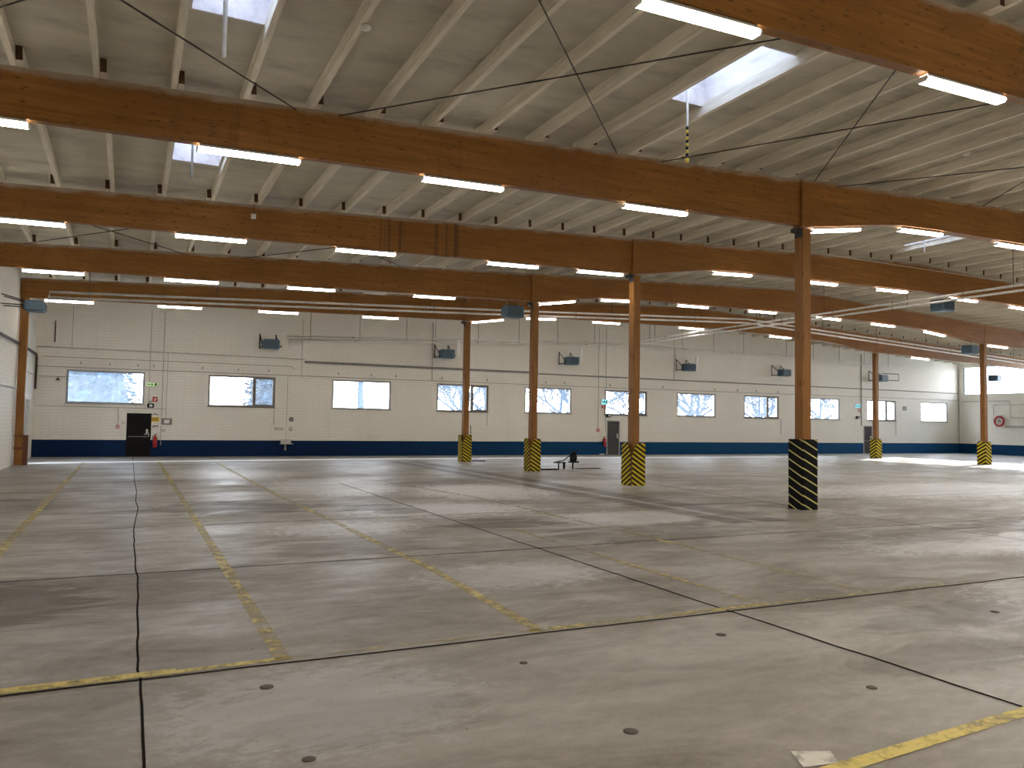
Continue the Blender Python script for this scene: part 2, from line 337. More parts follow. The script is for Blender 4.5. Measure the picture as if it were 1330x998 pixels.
for k,(x,y,r) in enumerate([(.99,6.1,.05),(3.0,4.32,.05),(1.02,4.73,.04),(3.01,5.88,.035),(5.14,5.93,.05),(5.2,4.29,.04),(8.6,5.5,.045)]):
    w = ['beside the left joint under the yellow line','flat in front of the viewer','closest to the bottom edge','just before the nearest cross joint','before the crossing of two joints','between the right joint and the broad yellow line','on the slab right of the long joint'][k]
    tag(MB().lathe([(r,0),(r,.004),(r*.8,.008),(r*.3,.008)],(0,0,.001),14).build('floor_anchor_cap', M_cap, loc=(x,y,0)), 'small round dark cap in the floor, '+w, 'floor cap', 'round caps set in the concrete floor')

# ------------------------------------------------------------------ walls with openings
def wall_with_holes(axis, a0, a1, t0, t1, holes, ztop_flat, mat, name, gable=None):
    m = MB(); xs = sorted({a0,a1,*[h[0] for h in holes],*[h[1] for h in holes]}); zs = sorted({0,ztop_flat,*[h[2] for h in holes],*[h[3] for h in holes]})
    for i in range(len(xs)-1):
        run = None
        for j in range(len(zs)-1):
            cx,cz = (xs[i]+xs[i+1])/2,(zs[j]+zs[j+1])/2
            solid = not any(h[0]<cx<h[1] and h[2]<cz<h[3] for h in holes)
            if solid: run = (run[0],zs[j+1]) if run else (zs[j],zs[j+1])
            if run and (not solid or j==len(zs)-2):
                if axis=='x': m.box(xs[i],xs[i+1],t0,t1,*run)
                else: m.box(t0,t1,xs[i],xs[i+1],*run)
                run = None
    if gable: m.prism(gable, 'y', t0, t1)
    return struct(m.build(name, mat))
WX = [(-2.67,.63),(3.51,6.75),(9.69,12.92),(15.62,18.82),(21.2,24.42),(26.83,30.06),(32.46,35.7),(38.21,41.4),(44.2,47.43),(50.29,53.53),(56.39,59.65)]
WZ0, WZ1 = 2.49, 4.06
DX = [(-.09,.98,2.08),(27.0,27.98,2.15),(49.93,50.9,2.1)]
holes = [(a,b,WZ0,WZ1) for a,b in WX]+[(a,b,0,z) for a,b,z in DX]
gx = [XL-.3,RX,XR+.3]
wall_with_holes('x', XL-.3, XR+.3, YF, YF+.3, holes, 6.9, M_brick_x, 'wall_far', [(XL-.3,6.9),(XR+.3,6.9),(XR+.3,top(XR)+JH),(RX,TOPR+JH),(XL-.3,top(XL)+JH)])
wall_with_holes('y', YB, YF, XL-.3, XL, [(38.2,40.4,0,2.7),(36.15,37.35,.6,2.62)], top(XL)+JH, M_brick_l, 'wall_left')
wall_with_holes('y', YB, YF, XR, XR+.3, [(16,41.4,4.74,6.98)], top(XR)+JH, M_brick_y, 'wall_right')
bw = MB().box(XL-.3,XR+.3,YB-.3,YB,0,6.9); bw.prism([(XL-.3,6.9),(XR+.3,6.9),(XR+.3,top(XR)+JH),(RX,TOPR+JH),(XL-.3,top(XL)+JH)],'y',YB-.3,YB)
struct(bw.build('wall_back', M_brick_x))
for o,l in (('wall_far','long white-painted brick wall with blue band and eleven windows'),('wall_left','white-painted brick side wall at the left edge'),('wall_right','white brick wall with blue band and high window strip')):
    tag(bpy.data.objects[o], l, 'wall')

# windows of the far wall
def window(k, a, b):
    w = thing('window_%d'%k, ['','hazy window over the black exit door side, dark evergreen outside','window with evergreen showing in its narrow right casement','single-pane window with a tree trunk outside, left of the columns','two-part window behind the farthest column of the row','single-pane window between the farthest two columns','two-part window above the charcoal door','single-pane window right of the charcoal door','two-part window left of the black-wrapped column','single-pane window right of the black-wrapped column','two-part window behind the far right column','last single-pane window beside the right corner'][k], 'window', ((a+b)/2,YF,WZ0), kind='structure')
    W = b-a; H = WZ1-WZ0; t = .085; fm = M_dframe if k%2==0 else M_frame
    f = MB().box(-W/2,W/2,.02,.10,0,t).box(-W/2,W/2,.02,.10,H-t,H).box(-W/2,-W/2+t,.02,.10,t,H-t).box(W/2-t,W/2,.02,.10,t,H-t)
    if k%2==0:
        mx = -W/2+W*.67; f.box(mx-.05,mx+.05,.015,.10,t,H-t)
        f.build('window_frame', fm, w)
        s = MB(); x0,x1 = mx+.05,W/2-t
        s.box(x0,x1,.0,.06,t,t+.05).box(x0,x1,.0,.06,H-t-.05,H-t).box(x0,x0+.05,.0,.06,t+.05,H-t-.05).box(x1-.05,x1,.0,.06,t+.05,H-t-.05)
        sa = s.build('casement', fm, w); MB().box(x0+.02,x0+.04,-.04,.0,H/2-.07,H/2+.05).build('handle', M_lgrey, sa)
    else: f.build('window_frame', fm, w)
    MB().box(-W/2+t,W/2-t,.06,.066,t,H-t).build('pane', M_hazy if k==1 else M_glass, w)
    MB().box(-W/2-.05,W/2+.05,-.05,.02,-.03,.0).build('sill', M_cream if k%2 else M_dframe, w)
for k,(a,b) in enumerate(WX): window(k+1,a,b)
# right strip window
w = thing('window_12','high overexposed window strip along the right wall','window',(XR,28.7,4.74),kind='structure')
f = MB().box(.08,.16,-12.7,12.7,0,.06).box(.08,.16,-12.7,12.7,2.18,2.24)
for y in (-12.67,-6.4,0,6.3,12.66): f.box(.06,.17,y-.035,y+.035,.06,2.18)
f.build('window_frame', M_frame, w); MB().box(.11,.116,-12.7,12.7,.06,2.18).build('pane', M_glass, w)
# narrow bright side light in the left wall beside the door
w = thing('window_13','narrow bright side window between the wall column and the grey door','window',(XL,36.75,.6),kind='structure')
MB().box(-.16,-.08,-.6,.6,0,.05).box(-.16,-.08,-.6,.6,1.97,2.02).box(-.16,-.08,-.6,-.55,.05,1.97).box(-.16,-.08,.55,.6,.05,1.97).build('window_frame', M_white, w)
MB().box(-.12,-.114,-.55,.55,.05,1.97).build('pane', M_glass, w)

# doors
def door(k, a, b, h, mat, label, detail):
    d = thing('door_%d'%k, label, 'door', ((a+b)/2,YF,0), kind='structure'); W=b-a
    MB().box(-W/2,-W/2+.06,-.02,.16,0,h).box(W/2-.06,W/2,-.02,.16,0,h).box(-W/2+.06,W/2-.06,-.02,.16,h-.06,h).build('door_frame', mat if k==1 else M_lgrey, d)
    lf = MB().box(-W/2+.05,W/2-.05,.03,.09,.0,h-.05).build('door_leaf', mat, d)
    if detail: MB().box(-W/2+.08,W/2-.08,.01,.03,.94,.975).build('cross_rail', M_grey, lf)
    MB().bev(W/2-.22,W/2-.13,.005,.03,1.12,1.32,.006).build('handle_plate', M_white, lf)
    MB().tube([(W/2-.17,.01,1.08),(W/2-.17,-.04,1.08),(W/2-.30,-.04,1.08)],.014,8).build('handle', M_alu, lf)
    MB().bev(W/2-.12,W/2-.07,.0,.03,.98,1.14,.006).build('lock_case', M_lgrey, lf)
door(1,*DX[0],M_door,'black exit door with white handle in the far wall','x')
door(2,*DX[1],M_door2,'charcoal door behind the second column','')
door(3,*DX[2],M_door3,'dark brown door behind the far right column','x')
d = thing('door_4','tall grey steel door in the left wall','door',(XL,39.3,0),kind='structure')
MB().box(-.2,.03,-1.1,-1.0,0,2.7).box(-.2,.03,1.0,1.1,0,2.7).box(-.2,.03,-1.0,1.0,2.6,2.7).build('door_frame', M_white, d)
MB().box(-.16,-.1,-1.0,1.0,.01,2.6).build('door_leaf', M_gdoor, d); MB().tube([(-.1,-.8,1.05),(-.05,-.8,1.05),(-.05,-.65,1.05)],.012,6).build('handle', M_steel, d)

# ------------------------------------------------------------------ roof: deck, skylights, joists
J0, JD = .53, 1.13
SKY = [(.53,9.2,11.5),(8.44,9.2,11.5),(.53,16.3,18.6),(24.26,17.0,19.3)]      # left joist x, y0, y1
hl = [(x+.05,x+JD-.05,a,b) for x,a,b in SKY]
xs = sorted({XL-.3,RX,XR+.3,*[h[0] for h in hl],*[h[1] for h in hl]}); ys = sorted({YB-.3,YF+.3,*[h[2] for h in hl],*[h[3] for h in hl]})
m = MB()
for i in range(len(xs)-1):
    for j in range(len(ys)-1):
        cx,cy = (xs[i]+xs[i+1])/2,(ys[j]+ys[j+1])/2
        if any(h[0]<cx<h[1] and h[2]<cy<h[3] for h in hl): continue
        a,b = xs[i],xs[i+1]; za,zb = top(a)+JH,top(b)+JH
        m.add([(a,ys[j],za),(b,ys[j],zb),(b,ys[j+1],zb),(a,ys[j+1],za)],[(0,3,2,1)])
struct(m.build('ceiling', M_deck), 'dirty white roof deck above the joists', 'ceiling')
SL = ['skylight at the top edge above the left end of the nearest beams','skylight with black and yellow chain hanging below it','skylight behind the first beam near the left','skylight glimpsed under the beam right of the black-wrapped column']
for k,(h,l) in enumerate(zip(hl,SL)):
    x0,x1,y0,y1 = h; z = top((x0+x1)/2)+JH; s = thing('window_%d'%(14+k), l, 'skylight', ((x0+x1)/2,(y0+y1)/2,z), kind='structure'); W=(x1-x0)/2; L=(y1-y0)/2
    MB().box(-W-.04,-W,-L-.04,L+.04,-.03,.75).box(W,W+.04,-L-.04,L+.04,-.03,.75).box(-W,W,-L-.04,-L,-.03,.75).box(-W,W,L,L+.04,-.03,.75).build('shaft_lining', M_shaft, s)
    MB().box(-W,W,-L,-L+.05,.60,.66).box(-W,W,L-.05,L,.60,.66).box(-W,-W+.05,-L+.05,L-.05,.60,.66).box(W-.05,W,-L+.05,L-.05,.60,.66).build('sash', M_white, s)
    MB().box(-W,W,-L,L,.67,.676).build('pane', M_dome, s)
# joists: one per bay and position, overlapping side by side above each beam
BAYS = [(-.19,6.93),(6.93,14.05),(14.05,21.17),(21.17,28.29),(28.29,35.41),(35.41,YF-.34)]
RNG = [(6,14),(-3,26),(-3,36),(-3,46),(-3,56),(-3,57)]
BN = ['in the roof bay nearest the viewer','between the nearest and second beams','between the second and third beams','between the third and fourth beams','between the fourth and fifth beams','between the last beam and the far wall']
for bi,(ya,yb) in enumerate(BAYS):
    o0 = -.051 if bi%2 else .051; L = yb-ya+.66; proto = None; cnt = 0
    for k in range(RNG[bi][0], RNG[bi][1]):
        x = J0+JD*k+o0
        if x < XL+.08 or x > XR-.1: continue
        cnt += 1; sl = math.atan(.043)*(-1 if x <= RX else 1)
        if proto is None:
            mb = MB().box(-.046,.046,0,L,0,JH-.004); mb.mi[2] = 1; mb.mi[4] = 1
            ob = mb.build('roof_joist', [M_joist,M_end]); proto = ob
        else: ob = dup(proto)
        ob.location = (x, ya-.33, top(x)+.003); ob.rotation_euler = (0,sl,0)
        tag(ob, 'whitewashed roof joist %s, %s from the left wall'%(BN[bi],o_(cnt)), 'roof joist', 'joists '+BN[bi], 'thing')

# ------------------------------------------------------------------ glulam beams
def zbl(x): return 6.47+(6.88-6.47)*(x+3.9)/18.45
MIDB = [(14.52,6.83),(15.6,6.97),(17,7.19),(18,7.31),(19.5,7.37),(22,7.40),(28.5,7.50),(33,7.46),(36,7.40),(38.8,7.29),(40.5,7.12),(42.2,6.92),(43.35,6.83)]
def zbm(x):
    for (a,za),(b,zb) in zip(MIDB,MIDB[1:]):
        if a <= x <= b: return za+(zb-za)*(x-a)/(b-a)
def zbr(x): return 6.86-(x-43.5)*.026
BNM = ['nearest','second','third','fourth','farthest']
XC, XC2 = 14.6, 43.4
for i,y in enumerate(BY):
    tag(MB().prism([(XL+.02,zbl(XL)),(XC-.08,zbl(XC)),(XC-.08,top(XC)-.002),(XL+.02,top(XL)-.002)],'y',y-.07,y+.09).build('glulam_beam', M_beam), 'brown glulam roof beam, %s of the beams on the left side of the column row'%BNM[i] if i else 'brown glulam roof beam crossing the upper right corner, closest to the viewer', 'beam', 'glulam roof beams', 'thing')
    if i == 0: continue
    x1 = XC2-.04
    b = thing('glulam_beam','brown glulam ridge beam haunched at the column, %s of the ridge beams'%ORD[i],'beam',(0,0,0),group='glulam roof beams',kind='thing')
    zf = 8.40; xa = next(x/100 for x in range(1400,2850) if top(x/100) >= zf); xb = next(x/100 for x in range(4300,2850,-1) if top(x/100) >= zf)
    MB().prism([(x,z) for x,z in MIDB[:-1]]+[(x1,6.84),(x1,top(x1)-.002),(xb,zf),(xa,zf),(XC-.07,top(XC-.07)-.002)],'y',y-.15,y+.15).build('straight_beam', M_beam, b)
    MB().prism([(xa,zf),(xb,zf),(RX,TOPR-.004)],'y',y-.12,y+.12).build('ridge_wedge', M_beam, b)
    if i == 2: MB().box(xa-.6,xb+.3,y-.158,y-.151,zf-.012,zf+.012).build('edge_strip', M_joist, b)
    if i >= 3:
        tag(MB().prism([(XC2+.0,6.86),(XR-.02,zbr(XR)),(XR-.02,top(XR)-.002),(XC2+.0,top(XC2)-.002)],'y',y-.15,y+.12).build('glulam_beam', M_beam), 'brown glulam roof beam running to the right wall, %s of that pair'%('nearer' if i==3 else 'farther'), 'beam', 'glulam roof beams', 'thing')

# ------------------------------------------------------------------ columns with guards
CW = .135
def column(x, y, label, guard, htop, gh, gw, g, shoe=True):
    c = thing('timber_column', label, 'column', (x,y,0), group=g, kind='thing')
    MB().bev(-CW,CW,-CW,CW,0,htop,.012).build('post', M_post, c)
    if shoe: MB().box(-CW-.16,-CW,-.10,.10,6.72,6.824).box(-CW-.012,-CW,-.12,.12,6.6,6.72).build('beam_shoe', M_steel, c)
    w = gw
    def plate(nm, mat, rz, poly):
        mb = MB(); mb.prism(poly,'y',-.018,0); o = mb.build(nm, mat, c); o.rotation_euler = (0,0,rz)
        off = Matrix.Rotation(rz,3,'Z') @ Vector((0,-w,0)); o.location = off; return o
    if guard == 'wrap':
        for rz in (0,-PI/2,PI/2,PI): plate('guard_panel', M_chB, rz, [(-w,0),(w,0),(w,gh),(-w,gh)])
        MB().box(-w+.02,w-.02,-w+.02,-CW,gh-.06,gh-.04).box(-w+.02,w-.02,CW,w-.02,gh-.06,gh-.04).box(-w+.02,-CW,-CW,CW,gh-.06,gh-.04).box(CW,w-.02,-CW,CW,gh-.06,gh-.04).build('guard_lid', M_black, c)
    elif guard == 'panel':
        mt = M_chY; cut = w*.85; e = .03
        plate('guard_panel', mt, 0, [(-w+e,0),(w,0),(w,gh),(-w+cut,gh),(-w+e,gh-.36)])
        o = plate('guard_panel', M_chYm, -PI/2, [(-w,0),(w-e,0),(w-e,gh-.36),(w-cut,gh),(-w,gh)])
        plate('guard_panel', mt, PI, [(-w,0),(w,0),(w,gh),(-w,gh)]); plate('guard_panel', mt, PI/2, [(-w,0),(w,0),(w,gh),(-w,gh)])
        MB().box(-w,-w+.07,-w,-w+.07,0,gh-.32).box(w-.07,w,-w,-w+.07,0,gh-.1).box(-w,-w+.07,w-.07,w,0,gh-.1).build('guard_batten', M_brown, c)
    else:   # narrow-striped guard with angled top around chamfered corners
        e = .1
        for rz in (0,-PI/2,PI/2,PI): plate('guard_panel', M_chR if rz in (0,PI) else M_chRm, rz, [(-w,0),(w,0),(w,gh-.14),(w*.45,gh),(-w*.45,gh),(-w,gh-.14)])
        MB().box(-w+.03,w-.03,-w+.03,w-.03,gh-.34,gh-.22).build('guard_core', M_brown, c)
    return c
M_chYm = chevron('hazard_stripe_mirrored',(.010,.009,.007),(.56,.42,.035),-.62,.155,.52,.3)
M_chRm = chevron('narrow_hazard_stripe_mirrored',(.010,.008,.006),(.58,.44,.04),-.62,.2,.5)
CG = 'timber columns carrying the roof beams'
ht = lambda x: zbm(x)+.0
column(14.72,14.08,'nearest timber column in a black wrap with thin yellow stripes','wrap',6.822,1.68,.225,CG)
column(14.72,21.2,'second timber column with yellow and black guard boards beside the charcoal door','panel',6.822,1.36,.265,CG)
column(14.74,28.32,'third timber column, its hazard guard next to the black machine','panel',6.822,1.31,.24,CG)
column(14.74,35.44,'farthest timber column of the middle row, before a two-part window','panel',6.822,1.30,.24,CG)
column(43.52,28.32,'timber column before the right wall with narrow hazard stripes','chev',6.822,1.30,.245,CG,False)
column(43.45,35.44,'timber column before the dark brown door with narrow hazard stripes','chev',6.822,1.28,.245,CG,False)
c = thing('timber_column','brown wall column in the left corner against white brick','column',(XL+.19,35.41,0),group=CG,kind='thing')
MB().bev(-.14,.14,-.13,.13,0,6.46,.01).build('post', M_post, c)
MB().box(.14,.30,-.13,-.05,0,1.15).box(.14,.30,.05,.13,0,1.15).build('base_stiffener', M_brown, c)
MB().box(-.16,.32,-.16,-.135,.62,.70).box(-.16,.32,-.16,-.135,1.1,1.16).build('strap', M_brown, c)

# ------------------------------------------------------------------ luminaires
def luminaire():
    r = thing('ceiling_light','x','ceiling light',group='fluorescent battens under the beams')
    h = MB(); h.prism([(-.08,-.045),(-.06,0),(.06,0),(.08,-.045)],'x',-.82,.82).build('housing', M_hous, r)
    d = MB(); d.prism([(-.078,-.046),(-.085,-.075),(-.06,-.108),(.06,-.108),(.085,-.075),(.078,-.046)],'x',-.835,.835).build('diffuser', M_tube, r)
    for s in (-1,1): MB().prism([(-.08,-.045),(-.086,-.076),(-.06,-.11),(.06,-.11),(.086,-.076),(.08,-.045)],'x',min(s*.836,s*.862),max(s*.836,s*.862)).build('end_cap', M_white, r)
    return r
LP = luminaire(); first = True
LX = {0:[5.66,10.27],1:[-2.4,1.72,5.7,10.27,15.78,18.97,23.05],2:[-2.35,1.72,5.72,10.25,13.35,18.78,23.0,26.9,31.25,35.2],
      3:[-2.28,1.73,5.7,10.37,15.75,18.75,22.8,26.95,31.28,35.23,39.3,44.75],4:[-2.27,1.75,5.75,10.35,15.8,18.8,22.75,28.42,35.15,47.7]}
def zb(x): return zbl(x) if x < XC-.1 else (zbm(x) if x < XC2 else zbr(x))
for i,y in enumerate(BY):
    for k,x in enumerate(LX[i]):
        z0,z1 = zb(x-.8),zb(x+.8); l = 'lit white fluorescent light under the %s beam line, %s from the left wall'%(BNM[i],o_(k+1))
        if i == 0: l = 'lit fluorescent light under the nearest beam, %s'%('cut off by the top edge' if k==0 else 'at the upper right')
        o = LP if first else dup(LP); first = False
        o.location = (x,y,(z0+z1)/2-.012); o.rotation_euler = (0,-math.atan2(z1-z0,1.6),0); o['label'] = l
u = thing('ceiling_light','unlit grey fluorescent light under the fourth beam between two lit ones','ceiling light',(8.02,28.29,zbl(8.02)-.005),(0,-.022,0))
MB().prism([(-.08,-.045),(-.06,0),(.06,0),(.08,-.045)],'x',-.44,.44).build('housing', M_hous, u); MB().prism([(-.078,-.046),(-.06,-.11),(.06,-.11),(.078,-.046)],'x',-.43,.43).build('diffuser', M_white, u)

# ------------------------------------------------------------------ bracing rods under the joists
RK = [0]
def rod(p, q, l):
    RK[0] += 1; dz = .04+.05*(RK[0]%2)
    a = Vector((p[0],p[1],top(p[0])-dz)); b = Vector((q[0],q[1],top(q[0])-dz)); mb = MB().tube([a,b],.013,6)
    o = tag(mb.build('bracing_rod', M_rod), l, 'bracing rod', 'diagonal steel bracing rods', 'thing'); mm = a.lerp(b,.38); d=(b-a).normalized()
    MB().tube([mm,mm+d*.25],.0165,6).build('turnbuckle', M_steel, o)
Y0,Y1 = BY[0]+.1,BY[1]-.16
for k,(p,q,l) in enumerate([((2.45,Y1),(-3.6,Y0+.5),'long steel bracing rod slanting up to the left top corner'),((-3.4,Y1),(2.6,Y0),'steel bracing rod across the top left corner'),
    ((3.2,Y1),(9.7,Y0),'thin bracing rod rising right toward the top light'),((9.15,Y1),(2.9,Y0),'steep bracing rod crossing at top centre'),
    ((10.3,Y1),(15.1,Y0),'bracing rod passing behind the upper right light'),((14.9,Y1),(9.9,Y0),'bracing rod running down to the black-wrapped column top'),
    ((15.65,Y1),(22.4,Y0),'bracing rod starting right of the black-wrapped column top'),((21.4,Y1),(16.4,Y0),'bracing rod at the right edge above the beam')]): rod(p,q,l)
Y2,Y3 = BY[2]+.16,BY[3]-.1
for p,q,l in [((1.6,Y3),(-3.6,Y2),'bracing rod of the small far left cross, falling right'),((-3.1,Y3),(3.0,Y2),'bracing rod of the small far left cross, rising right'),
    ((3.3,Y3),(9.4,Y2),'far bracing rod above the fourth beam, rising right'),((9.0,Y3),(3.1,Y2),'far bracing rod above the fourth beam, falling right')]: rod(p,q,l)

# ------------------------------------------------------------------ flue pipes and hangers
def pipe_pair(name, pts, off, hang, l, r=.045):
    for s,w in ((0,'upper'),(1,'lower')):
        P = [Vector(p)-Vector(off)*s for p in pts]
        o = tag(MB().tube(P, r, 10).build('flue_pipe', M_alu), '%s of the paired bare metal pipes %s'%(w,l), 'pipe', 'aluminium flue pipes')
        cl = MB()
        for a,b in zip(P,P[1:]):
            n = int((b-a).length//3)
            for i in range(1,n): m_ = a.lerp(b,i/n); d = (b-a).normalized()*.04; cl.tube([m_-d,m_+d], r*1.22, 10)
        if cl.v: 
            c_ = cl.build('pipe_clamps', M_lgrey, o); c_['kind'] = 'stuff'
    hs = MB()
    for (x,y,z) in hang: 
        tag(MB().tube([(x,y,z-.2),(x,y,top(x)+.1)],.012,5).build('hanger_rod', M_rod), 'thin rod hanging the pipe pair %s'%l, 'hanger rod', 'rods hanging pipes '+l)
def along(pts, step, s0=1.2):
    out = []
    for a,b in zip(pts,pts[1:]):
        a,b = Vector(a),Vector(b); L=(b-a).length; t=s0
        while t < L-.2: out.append(tuple(a.lerp(b,t/L))); t += step
    return out
PL = [(-2.6,31,5.95),(-2.6,31,6.16),(14.84,31,6.86),(28.5,31,7.46),(60.5,31,6.03)]
pipe_pair('long', PL, (0,0,.19), along(PL[1:],4.2), 'running crosswise under the roof')
PF = [(7.12,41.1,5.66),(7.12,41.1,6.16),(14,41.1,6.45),(28.5,41.1,7.08),(40.2,41.1,6.98),(53.5,41.1,6.62)]
pipe_pair('far', PF, (-.12,0,.17), along(PF[1:],2.6), 'along the upper far wall', .034)
PYp = [(28.5,40.9,7.18),(28.5,-8.5,7.18)]
pipe_pair('lengthwise', PYp, (0.0,0,.2), along(PYp,4.3,2), 'running toward the viewer under the ridge')

# ------------------------------------------------------------------ unit heaters
def heater(x, y, z, label, mount, rz=0, g='blue-grey unit heaters'):
    h = thing('unit_heater', label, 'heater', (x,y,z), (0,0,rz), g)
    cs = MB().bev(-.39,.39,-.32,.28,-.24,.24,.05).build('casing', M_heat, h)
    gr = MB().box(-.31,.31,-.335,-.32,-.15,.15)
    gf = gr.build('outlet_frame', M_heat, h)
    for k in range(5): MB().box(-.30,.30,-.352,-.336,-.125+.055*k,-.11+.055*k).build('louvre', M_heatd, gf)
    MB().lathe([(.17,0),(.17,.03),(.12,.05)],(0,.33,0),16,axis='y').build('fan_ring', M_heatd, h)
    if mount == 'wall':
        for bx in (-.44,.36):
            MB().tube([(bx,.74,-.2),(bx,.74,.58)],.03,4).tube([(bx,.74,.56),(bx,.0,.0)],.026,4).tube([(bx,.74,-.16),(bx,.0,-.16)],.026,4).tube([(bx,0,-.1),(bx*.8,0,-.1)],.026,4).build('bracket', M_black, h)
        MB().tube([(.37,.1,-.1),(.52,.1,-.1),(.56,.1,-.04)],.035,8).build('flue_elbow', M_steel, h)
    elif mount == 'hang':
        for s in (-1,1): MB().tube([(s*.26,0,.19),(s*.26,0,.42)],.014,6).build('hanger', M_lgrey, h)
        MB().tube([(.3,.28,.05),(.3,.45,.05),(.5,.62,.12)],.05,8).build('flue_elbow', M_alu, h)
    elif mount == 'side':
        h.scale = (1,1,.72)
        for s in (-1,1): MB().tube([(s*.3,.95,.45),(s*.3,.0,.12)],.025,5).tube([(s*.3,.95,.0),(s*.3,.2,.0)],.025,5).build('bracket', M_black, h)
        MB().tube([(.30,-.1,.15),(.30,-.2,.34)],.06,10).build('flue_elbow', M_alu, h)
    return h
HX = [6.33,15.85,23.9,32.75,41.1,50.9]
HL = ['blue-grey unit heater bracketed on the far wall above the second window','blue-grey wall heater between the third window and the farthest column','blue-grey wall heater right of the third column','blue-grey wall heater above the window right of the charcoal door','blue-grey wall heater half hidden by the black-wrapped column','blue-grey wall heater beside the far right column']
for x,l in zip(HX,HL):
    heater(x,41.0,5.69,l,'wall')
for x,l in zip(HX[1:4],['second','third','fourth']):
    tag(MB().bev(-.075,.075,-.06,.06,0,.86,.01).build('flue_duct', M_bright, loc=(x+.74,41.1,5.66)), 'white vertical flue duct beside the %s far-wall heater'%l, 'duct', 'white flue ducts at the heaters')
heater(-3.02,31.0,5.62,'blue-grey heater bracketed high on the left wall','side',PI/2)
heater(13.72,28.29,6.38,'blue-grey heater hanging under the fourth beam beside the third column','hang')
heater(29.9,21.17,7.03,'blue-grey heater hanging under the third beam beside the ridge pipes','hang')
heater(42.3,28.29,6.43,'blue-grey heater hanging left of the column before the right wall','hang')
heater(60.1,38.2,5.95,'pale heater silhouetted against the bright right window strip','none',-PI/2)

# ------------------------------------------------------------------ services on the far wall
F = YF-.001
def onwall(name, mat, b, label, cat, group=None):
    x0,x1,z0,z1,dp = b; xc,zc = (x0+x1)/2,(z0+z1)/2
    return tag(MB().bev(x0-xc,x1-xc,-dp,0,z0-zc,z1-zc,min(.01,dp*.3)).build(name, mat, loc=(xc,F,zc)), label, cat, group, 'thing')
def conduit(pts, r, mat, label, group=None, cat='conduit', nm='conduit'):
    return tag(MB().tube(pts, r, 6).build(nm, mat), label, cat, group, 'thing')
yw = YF-.03
onwall('cable_trunking', M_grey, (8.2,21.6,4.86,4.99,.09),'wide grey cable duct on the far wall, from above the third window','cable duct')
onwall('cable_trunking', M_grey, (21.6,60.9,4.84,4.91,.07),'narrow grey cable duct on the far wall running to the right corner','cable duct')
onwall('cable_trunking', M_cream, (XL+.05,8.2,5.02,5.10,.06),'cream cable duct high on the left part of the far wall','cable duct')
conduit([(XL+.05,yw,4.16),(30,yw,4.22),(60.9,yw,4.3)],.014,M_grey,'thin cable just above the far wall windows')
conduit([(XL+.3,yw,4.62),(7.5,yw,4.66),(7.7,yw,4.5)],.012,M_grey,'thin cable with hooks on the left part of the far wall')
conduit([(XL+.1,yw,2.36),(.62,yw,2.32),(1.6,yw,2.3)],.010,M_grey,'thin cable under the first window above the door')
conduit([(1.42,yw,1.75),(1.42,yw,7.1)],.020,M_lgrey,'vertical conduit rising from the grey control box')
conduit([(1.62,yw,1.75),(1.62,yw,5.05)],.014,M_lgrey,'thinner conduit next to the one above the control box')
conduit([(.83,yw,2.5),(.83,yw,7.1)],.016,M_lgrey,'vertical conduit rising beside the first exit sign')
conduit([(8.05,yw,4.15),(8.05,yw,7.2)],.016,M_lgrey,'vertical conduit at the left end of the wide grey duct')
conduit([(-2.5,yw,5.0),(-2.5,yw,7.0)],.016,M_lgrey,'vertical conduit near the left corner of the far wall')
conduit([(7.36,yw,1.5),(7.36,yw,4.2)],.014,M_lgrey,'vertical conduit above the small wash basin')
conduit([(6.72,yw,1.6),(6.72,yw,2.45)],.012,M_grey,'cable dropping from the second window corner')
conduit([(15.3,yw,4.2),(15.3,yw,7.5)],.03,M_lgrey,'thick vertical pipe behind the farthest column')
conduit([(18.75,yw,1.7),(18.75,yw,2.45)],.012,M_grey,'cable dropping from the fourth window corner')
conduit([(26.35,yw,1.6),(26.35,yw,8.0)],.018,M_lgrey,'left of two vertical conduits beside the charcoal door')
conduit([(26.9,yw,1.45),(26.9,yw,8.0)],.018,M_lgrey,'right of two vertical conduits beside the charcoal door')
conduit([(32.2,yw,4.95),(32.2,yw,7.9)],.012,M_grey,'thin vertical cable above the seventh window')
conduit([(41.6,yw,1.4),(41.6,yw,2.45)],.012,M_grey,'cable dropping from the eighth window corner')
conduit([(49.7,yw,2.1),(49.7,yw,7.5)],.05,M_lgrey,'thick vertical pipe left of the far right column')
conduit([(53.5,yw,1.4),(53.5,yw,2.45)],.012,M_grey,'cable dropping from the tenth window corner')
hk = 0
for x in (-2.1,-.9,.3,1.0,3.2,4.9,6.4,10.0,11.8,13.2,15.9,18.7,22.6,23.9,27.2,31.3,35.6,37.6,39.3,41.3):
    hk += 1; tag(MB().box(-.02,.02,-.05,0,0,.12).box(-.02,.02,-.1,-.05,0,.03).build('wall_hook', M_grey, loc=(x,F,4.32)), 'small grey hook above the far wall windows, %s from the left'%o_(hk), 'hook', 'hooks above the windows')
